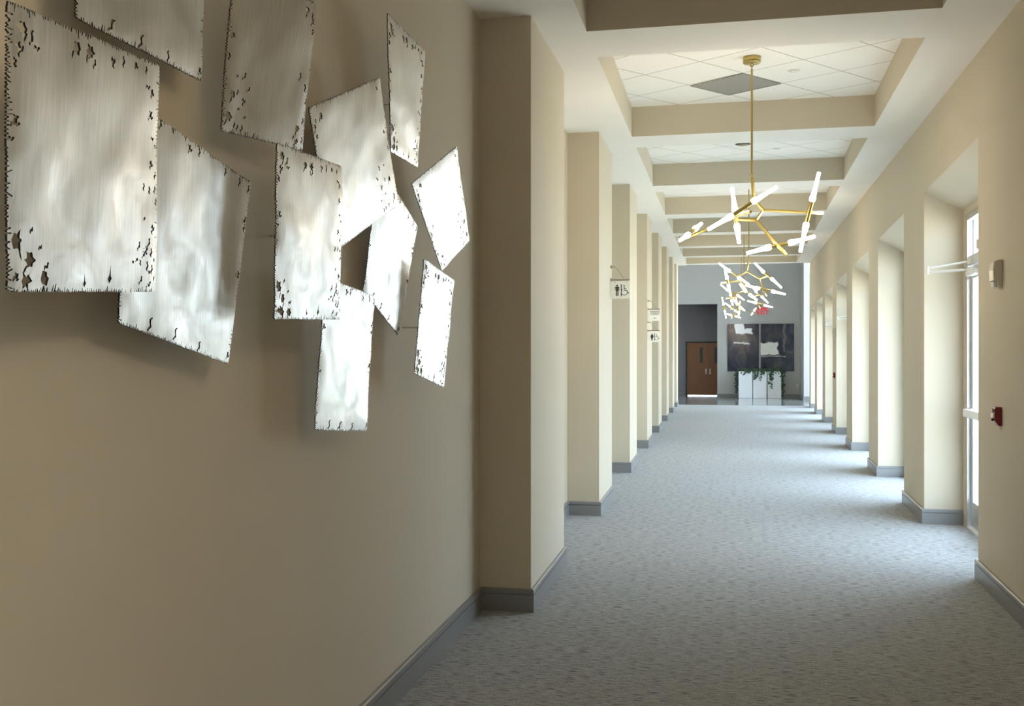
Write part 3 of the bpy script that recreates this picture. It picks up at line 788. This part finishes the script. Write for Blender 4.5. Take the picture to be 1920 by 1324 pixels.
LAMP_B_PAIRS = [((0.219, -0.2, 2.784), (0.083, -0.2, 2.93), (0.324, -0.2, 2.695), (0.478, -0.2, 2.549)),
  ((0.15, -0.35, 2.536), (-0.05, -0.35, 2.583), (0.327, -0.35, 2.494), (0.525, -0.35, 2.444)),
  ((-0.279, 0.25, 2.842), (-0.449, 0.25, 2.977), (-0.158, 0.0, 2.734), (0.008, 0.0, 2.618)),
  ((-0.321, -0.05, 2.708), (-0.357, -0.05, 2.871), (-0.305, -0.05, 2.619), (-0.277, -0.05, 2.497)),
  ((-0.037, 0.3, 2.532), (-0.134, 0.3, 2.657), (0.011, 0.3, 2.49), (0.132, 0.3, 2.398))]
def chandelier(x, y, arms, pairs, rot, dz, label):
    zc = PZ(y)
    root = empty('chandelier', (x, y, zc), label, 'chandelier', 'brass branching chandeliers')
    R = Matrix.Rotation(rot, 3, 'Z'); o = Vector((x, y, dz))
    T = lambda p: R @ Vector(p) + o
    obj('canopy', MB().lathe((x, y, zc+.004), (0, 0, -1), [(0, .070), (.05, .070), (.056, .064)], 32), M['brass'], root)
    top = T(arms[0][0])
    for zz, ax in ((zc-.066, (0, 1, 0)), (zc-.084, (1, 0, 0)), (top.z+.020, (0, 1, 0))):
        obj('loop', MB().ring((x, y, zz), .0125, .004, ax), M['brass'], root)
    obj('rod', MB().tube((x, y, zc-.095), (x, y, top.z+.025), .0085, n=12), M['brass'], root)
    for a, b, r in arms:
        a, b = T(a), T(b)
        obj('arm', MB().tube(a, b, r, n=6, smooth=False), M['brass'], root)
    kn = set()
    for (bl, tl, br, tr) in pairs:
        bl, tl, br, tr = T(bl), T(tl), T(br), T(tr)
        obj('socket', MB().tube(bl, br, .017, n=16), M['brass'], root)
        for b, t in ((bl, tl), (br, tr)):
            d = (t-b); L = d.length; d.normalize()
            prof = [(.045, .0195), (.065, .018), (.11, .0145), (L-.006, .0135), (L, .010)] if L > .14 else [(.03, .018), (L-.006, .0145), (L, .010)]
            g = obj('glass_tube', MB().lathe(b, d, prof, 16), M['tube'], root)
            q = prof[0][0]
            obj('bulb', MB().lathe(b, d, [(-.006, .017), (.004, .022), (q*.5, .0235), (q*.9, .0215), (q, .0195)], 16), M['bulb'], g)
chandelier(.105, .95, LAMP_A_ARMS, LAMP_A_PAIRS, math.radians(100), -.22, 'brass branching chandelier overhead, unseen, added to light the near end')  # extra lamp out of view, added at the regular spacing to brighten the near end
chandelier(.119, 8.5, LAMP_A_ARMS, LAMP_A_PAIRS, 0, 0, 'large brass branching chandelier nearest in view, under the grey air grille')
chandelier(.182, 16.2, LAMP_B_ARMS, LAMP_B_PAIRS, 0, 0, 'brass branching chandelier hanging second in view')
chandelier(.162, 23.6, LAMP_B_ARMS, LAMP_B_PAIRS, math.radians(20), .17, 'brass branching chandelier hanging third in view')
chandelier(.137, 31.1, LAMP_A_ARMS, LAMP_A_PAIRS, math.radians(215), .36, 'brass branching chandelier farthest off, in the last coffer')

# ------------------------------------------------------------------ torn metal wall panels
NW = Vector((1, .0225, 0)).normalized()
# hole maps in panel units (u across, v down): kind, u, v, size (metres), angle
H_A = [('b', .075, .07, .013, 0), ('s', .125, .10, .018, 60), ('s', .15, .125, .012, 0), ('x', .06, .15, .016, 80), ('x', .03, .205, .012, 20), ('x', .04, .41, .016, 50), ('s', .02, .47, .010, 10),
       ('b', .39, .075, .011, 0), ('b', .475, .075, .0125, 0), ('s', .49, .115, .012, 70), ('x', .63, .075, .014, 90), ('s', .71, .055, .014, 80), ('x', .80, .05, .010, 40), ('s', .89, .05, .010, 60),
       ('s', .90, .12, .012, 0), ('x', .93, .14, .013, 60), ('x', .92, .24, .015, 50), ('s', .95, .33, .009, 0), ('s', .985, .36, .012, 20), ('x', .93, .44, .012, 70), ('s', .97, .49, .010, 60),
       ('s', .885, .545, .010, 85), ('s', .925, .55, .010, 85), ('s', .97, .55, .009, 80), ('s', .98, .60, .009, 70), ('s', .89, .68, .006, 60), ('x', .95, .72, .013, 80), ('x', .05, .80, .005, 0),
       ('b', .055, .81, .015, 0), ('s', .12, .78, .008, 50), ('b', .11, .885, .013, 0), ('s', .17, .84, .008, 30), ('s', .21, .90, .012, 30), ('b', .095, .955, .014, 0), ('b', .20, .95, .013, 0), ('x', .04, .95, .011, 30),
       ('d', .45, .955, .014, 88), ('d', .63, .94, .020, 92),
       ('s', .84, .80, .013, 60), ('s', .88, .84, .012, 40), ('s', .92, .79, .014, 70), ('s', .95, .83, .012, 80), ('x', .90, .82, .013, 20), ('s', .83, .86, .007, 20), ('s', .86, .87, .008, 100),
       ('s', .91, .89, .013, 80), ('s', .95, .90, .013, 70), ('s', .86, .95, .012, 40), ('s', .92, .965, .013, 20), ('s', .97, .94, .006, 80), ('s', .80, .87, .006, 0), ('s', .97, .86, .005, 90), ('b', .93, .91, .004, 0)]
H_B = [('s', .20, .035, .016, 70), ('x', .42, .05, .016, 70), ('s', .50, .04, .014, 80), ('s', .74, .05, .014, 80), ('s', .88, .04, .016, 85), ('s', .97, .05, .016, 80), ('s', .97, .22, .018, 40), ('x', .975, .27, .011, 20), ('x', .97, .52, .015, 30),
       ('s', .24, .955, .022, 70), ('s', .45, .955, .022, 65), ('s', .68, .965, .018, 85), ('x', .965, .955, .014, 60), ('x', .03, .33, .016, 60), ('s', .02, .62, .012, 10)]
H_C = [('s', .08, .07, .012, 60), ('x', .06, .40, .010, 40), ('s', .04, .53, .012, 70), ('s', .22, .63, .015, 60), ('s', .27, .70, .012, 45), ('s', .14, .63, .008, 20), ('s', .16, .73, .010, 70), ('b', .10, .75, .011, 0), ('x', .22, .78, .013, 80), ('s', .17, .84, .007, 30),
       ('b', .07, .90, .013, 0), ('s', .24, .88, .007, 30), ('s', .14, .94, .009, 80), ('s', .18, .95, .010, 80), ('s', .22, .955, .012, 80), ('b', .88, .08, .010, 0), ('s', .95, .10, .009, 90), ('b', .96, .14, .008, 0), ('x', .965, .20, .010, 70),
       ('s', .88, .52, .015, 85), ('s', .95, .58, .014, 90), ('s', .98, .66, .010, 70), ('b', .88, .86, .010, 0), ('s', .84, .92, .008, 60), ('b', .89, .95, .008, 0), ('s', .96, .93, .013, 80), ('s', .96, .80, .012, 75)]
H_C2 = [(k, 1-u, v, s, 180-a) for k, u, v, s, a in H_C]
PANELS = [
 ('A', [(-1.127,1.439,2.069),(-1.17,1.961,2.111),(-1.197,1.987,1.639),(-1.154,1.474,1.606)], H_A, 'large pewter metal panel at the left edge, overlapping the sheets behind'),
 ('B', [(-1.29,1.87,2.66),(-1.302,2.40,2.68),(-1.302,2.376,2.191),(-1.29,1.845,2.179)], H_B, 'grey metal panel cut by the top edge, behind the large left panel'),
 ('C', [(-1.263,2.458,2.505),(-1.188,2.829,2.533),(-1.245,2.86,2.108),(-1.317,2.495,2.093)], H_C, 'tall tan metal panel at the top, upright beside the hanging grey one'),
 ('D', [(-1.277,2.029,2.064),(-1.294,2.629,1.982),(-1.312,2.533,1.483),(-1.297,2.002,1.575)], H_B, 'bright tilted metal panel sticking out below the large left panel'),
 ('E', [(-1.348,3.147,2.312),(-1.285,3.651,2.54),(-1.296,3.897,2.099),(-1.364,3.353,1.85)], H_C2, 'silver metal panel leaning right, in the middle behind the golden one'),
 ('F', [(-1.215,2.616,2.086),(-1.196,3.059,2.1),(-1.2,3.041,1.619),(-1.218,2.608,1.604)], H_A, 'upright golden toned metal panel in the middle of the group'),
 ('G', [(-1.297,3.768,2.818),(-1.27,4.177,2.787),(-1.316,4.218,2.305),(-1.336,3.921,2.316)], H_A, 'narrow tan metal panel highest on the right of the group'),
 ('H', [(-1.367,3.888,2.255),(-1.326,4.254,2.064),(-1.364,4.105,1.593),(-1.4,3.781,1.758)], H_B, 'metal panel with a dark lower right corner, tucked behind its neighbours'),
 ('I', [(-1.351,4.232,2.244),(-1.25,4.611,2.477),(-1.258,4.861,2.066),(-1.325,4.614,1.9)], H_C2, 'bright metal panel tilted on its corner, farthest to the right'),
 ('J', [(-1.281,4.19,1.921),(-1.232,4.496,1.85),(-1.262,4.424,1.369),(-1.307,4.139,1.436)], H_A, 'narrow bright metal panel at the lower right of the group'),
 ('K', [(-1.305,3.166,1.766),(-1.273,3.563,1.727),(-1.293,3.533,1.237),(-1.325,3.138,1.268)], H_B, 'brightest white metal panel hanging lowest of the group'),
]
def torn_panel(key, q, holes, label, seed):
    r = random.Random(seed)
    q = [Vector(p) for p in q]                       # TL TR BR BL
    w = ((q[1]-q[0]).length+(q[2]-q[3]).length)/2; h = ((q[3]-q[0]).length+(q[2]-q[1]).length)/2
    c = sum(q, Vector())/4
    nrm = (q[1]-q[3]).cross(q[0]-q[2]).normalized()
    if nrm.x < 0: nrm = -nrm
    def P(s, t, dz=0):
        u, v = s/w, t/h
        return (q[0]*(1-u)+q[1]*u)*(1-v)+(q[3]*(1-u)+q[2]*u)*v+nrm*dz
    # ragged outline in metres (s right, t down)
    out = []
    cs = [(0, 0), (w, 0), (w, h), (0, h)]
    for i in range(4):
        a = Vector(cs[i]); b = Vector(cs[(i+1) % 4]); d = (b-a); L = d.length; d.normalize(); n = Vector((-d.y, d.x))
        n = n if (Vector((w/2, h/2))-a).dot(n) > 0 else -n
        x = .006
        while x < L-.008:
            wav = .002*noise.noise(Vector((x*30, i*7.3+seed, 0)))
            out.append(a+d*x+n*(.0015+wav+r.uniform(0, .0012)))
            g = r.uniform(.0045, .009)
            if r.random() < .86 and x+g < L-.012:
                dp = r.uniform(.004, .0095) if r.random() < .85 else r.uniform(.010, .017)
                wd = r.uniform(.0013, .0024); sl = r.uniform(-.3, .3)*dp
                p0 = a+d*(x+g*.5)
                out += [p0-d*wd+n*.0015, p0+d*(sl-wd*.5)+n*dp, p0+d*(sl+wd*.5)+n*dp, p0+d*wd+n*.0015]
            x += g
    polys = [out]
    for (k, u, v, s, ang) in holes:
        u = min(.985, max(.015, u+r.uniform(-.006, .006))); v = min(.985, max(.015, v+r.uniform(-.006, .006)))
        s *= 1.3; cx, cy = u*w, v*h; ang = math.radians(ang+r.uniform(-12, 12))
        e = Vector((math.cos(ang), -math.sin(ang))); f = Vector((-e.y, e.x)); o = Vector((cx, cy))
        if k == 'b':
            m = 12; polys.append([o+Vector((math.cos(2*PI*i/m), math.sin(2*PI*i/m)))*s*r.uniform(*((.4, .75) if i % 2 else (.65, 1.15))) for i in range(m)])
            if s > .008:
                p = o+Vector((r.uniform(-1, 1), r.uniform(.4, 1))).normalized()*s*.8; d2 = Vector((r.uniform(-.5, .5), 1)).normalized(); f2 = Vector((-d2.y, d2.x))
                polys.append([p-f2*.0022, p+d2*s*.7-f2*.002+f2*.003, p+d2*s*1.1+f2*.004, p+d2*s*.6+f2*.005, p+f2*.0022])
        elif k == 'd':
            polys.append([o-e*s*.5, o-e*s*.1+f*s*.28, o+e*s*.1+f*s*.12, o+e*s*.9, o+e*s*.1-f*s*.10, o-e*s*.15-f*s*.30])
        else:
            def strip(c0, e, f, L, wd, bend):
                M_ = 5; up = []; dn = []
                for i in range(M_+1):
                    tt = i/M_-.5; ctr = c0+e*L*tt*2*.62+f*bend*math.sin(i*1.9+bend*900)
                    ww = wd*(1 if 0 < i < M_ else .55)
                    up.append(ctr+f*ww); dn.append(ctr-f*ww)
                return up+dn[::-1]
            polys.append(strip(o, e, f, s, .0022+.05*s, s*.16))
            if k == 'x':
                for a2, sc in ((62, .6), (-50, .5)):
                    g = math.radians(a2); e3 = e*math.cos(g)+f*math.sin(g); f3 = Vector((-e3.y, e3.x))
                    polys.append(strip(o+e3*s*.25, e3, f3, s*sc, .0022+.05*s, s*.12))
    verts = []; faces = []
    for p in polys:
        if sum(p[i-1].x*p[i].y-p[i].x*p[i-1].y for i in range(len(p))) < 0: p = p[::-1]
        b = len(verts); verts += [Vector((v.x, v.y)) for v in p]; faces.append(list(range(b, b+len(p))))
    st = .028; gx = int(w/st); gy = int(h/st)
    for i in range(1, gx):
        for j in range(1, gy): verts.append(Vector((w*i/gx, h*j/gy)))
    ov, oe, of, _, _, orig = delaunay_2d_cdt(verts, [], faces, 1, 1e-6)
    tris = [f for f, o in zip(of, orig) if list(o) == [0]]
    used = sorted({i for f in tris for i in f}); ix = {v: i for i, v in enumerate(used)}
    P2 = [ov[i] for i in used]; tris = [[ix[i] for i in f] for f in tris]
    def dent(s, t):
        e = min(s, w-s, t, h-t)
        return .0045*noise.noise(Vector((s*6, t*6, seed*3.7)))+.002*noise.noise(Vector((s*15, t*15, seed*1.3)))-.002*max(0, 1-e/.03)
    fr = [P(v.x, v.y, dent(v.x, v.y)) for v in P2]; T = .004
    bk = [p-nrm*T for p in fr]
    mb = MB()
    flip = (fr[tris[0][1]]-fr[tris[0][0]]).cross(fr[tris[0][2]]-fr[tris[0][0]]).dot(nrm) < 0
    tf = [t[::-1] if flip else t for t in tris]
    mb.add(fr, tf, 0, True); mb.add(bk, [t[::-1] for t in tf], 0, True)
    cnt = {}
    for t in tf:
        for i in range(3):
            e = (t[i], t[(i+1) % 3]); cnt[e] = 1
    rim = [e for e in cnt if (e[1], e[0]) not in cnt]
    vs = []; fs = []
    for a, b in rim:
        k = len(vs); vs += [fr[a], fr[b], bk[b], bk[a]]; fs.append((k+3, k+2, k+1, k))
    mb.add(vs, fs, 1)
    root = empty('metal_panel', c, label, 'wall panel', 'torn metal panels of the wall sculpture')
    obj('sheet', mb, [M['sheet'], M['sheet_edge']], root, fix=False)
    for ft in (.45,):
        p = P(w*.95, h*ft, -T-.0005+dent(w*.95, h*ft)); pm = MB()
        pm.tube((XL(p.y)+.001, p.y, p.z), p, .0028, n=10)
        obj('wall_stud', pm, M['wall'], root)
for i, (k, q, hs, lab) in enumerate(PANELS): torn_panel(k, q, hs, lab, i+1)

# ------------------------------------------------------------------ outside
obj('ground', MB().box(2.0, 60, -30, 80, -.30, -.052), M['paving'], label='pale paving outside the windows', cat='ground', kind='structure')
obj('ground_rear', MB().box(-20, 2.0, 43.5, 80, -.30, -.052), M['paving'], label='pale paving behind the wooden door', cat='ground', kind='structure')

# ------------------------------------------------------------------ light: daylight sky through the glazing, portals only guide the sampling
w = bpy.data.worlds.new('sky'); SC.world = w; w.use_nodes = True
bg = w.node_tree.nodes['Background']; bg.inputs[0].default_value = (.68, .82, 1., 1); bg.inputs[1].default_value = 9.6
sl = bpy.data.lights.new('sun', 'SUN'); sl.energy = 30; sl.angle = .01; sl.color = (1., .95, .86)
so = bpy.data.objects.new('sun', sl); COL.objects.link(so); so.rotation_euler = (math.radians(12), math.radians(-38), 0)
def portal(loc, rot, sx, sy):
    l = bpy.data.lights.new('portal', 'AREA'); l.shape = 'RECTANGLE'; l.size = sx; l.size_y = sy; l.cycles.is_portal = True
    o = bpy.data.objects.new('portal', l); COL.objects.link(o); o.location = loc; o.rotation_euler = rot
for a, b in zip(W_NEAR, W_FAR):
    m = (a+b)/2; portal((XR(m)+.47, m, 1.39), (0, PI/2, 0), 2.78, b-a-.25)
portal((5.25, 37.2, 2.9), (0, PI/2, 0), 5.8, 6.0)

# ------------------------------------------------------------------ camera
cd = bpy.data.cameras.new('camera'); cam = bpy.data.objects.new('camera', cd); COL.objects.link(cam)
cam.location = (0, 0, 1.5); cam.rotation_euler = (PI/2, 0, math.atan2(421, 1950))
cd.sensor_width = 36; cd.lens = 1950/1920*36
cd.shift_y = 10/1920
cd.clip_start = .05; cd.clip_end = 300
SC.camera = cam
vs = SC.view_settings
SC.display_settings.display_device = 'sRGB'
vs.view_transform = 'Standard'; vs.look = 'None'; vs.gamma = 1; vs.use_curve_mapping = False
vs.exposure = 0.46
cy = SC.cycles
cy.use_denoising = True
cy.max_bounces = 12; cy.diffuse_bounces = 8; cy.glossy_bounces = 6; cy.transparent_max_bounces = 12
cy.sample_clamp_indirect = 10
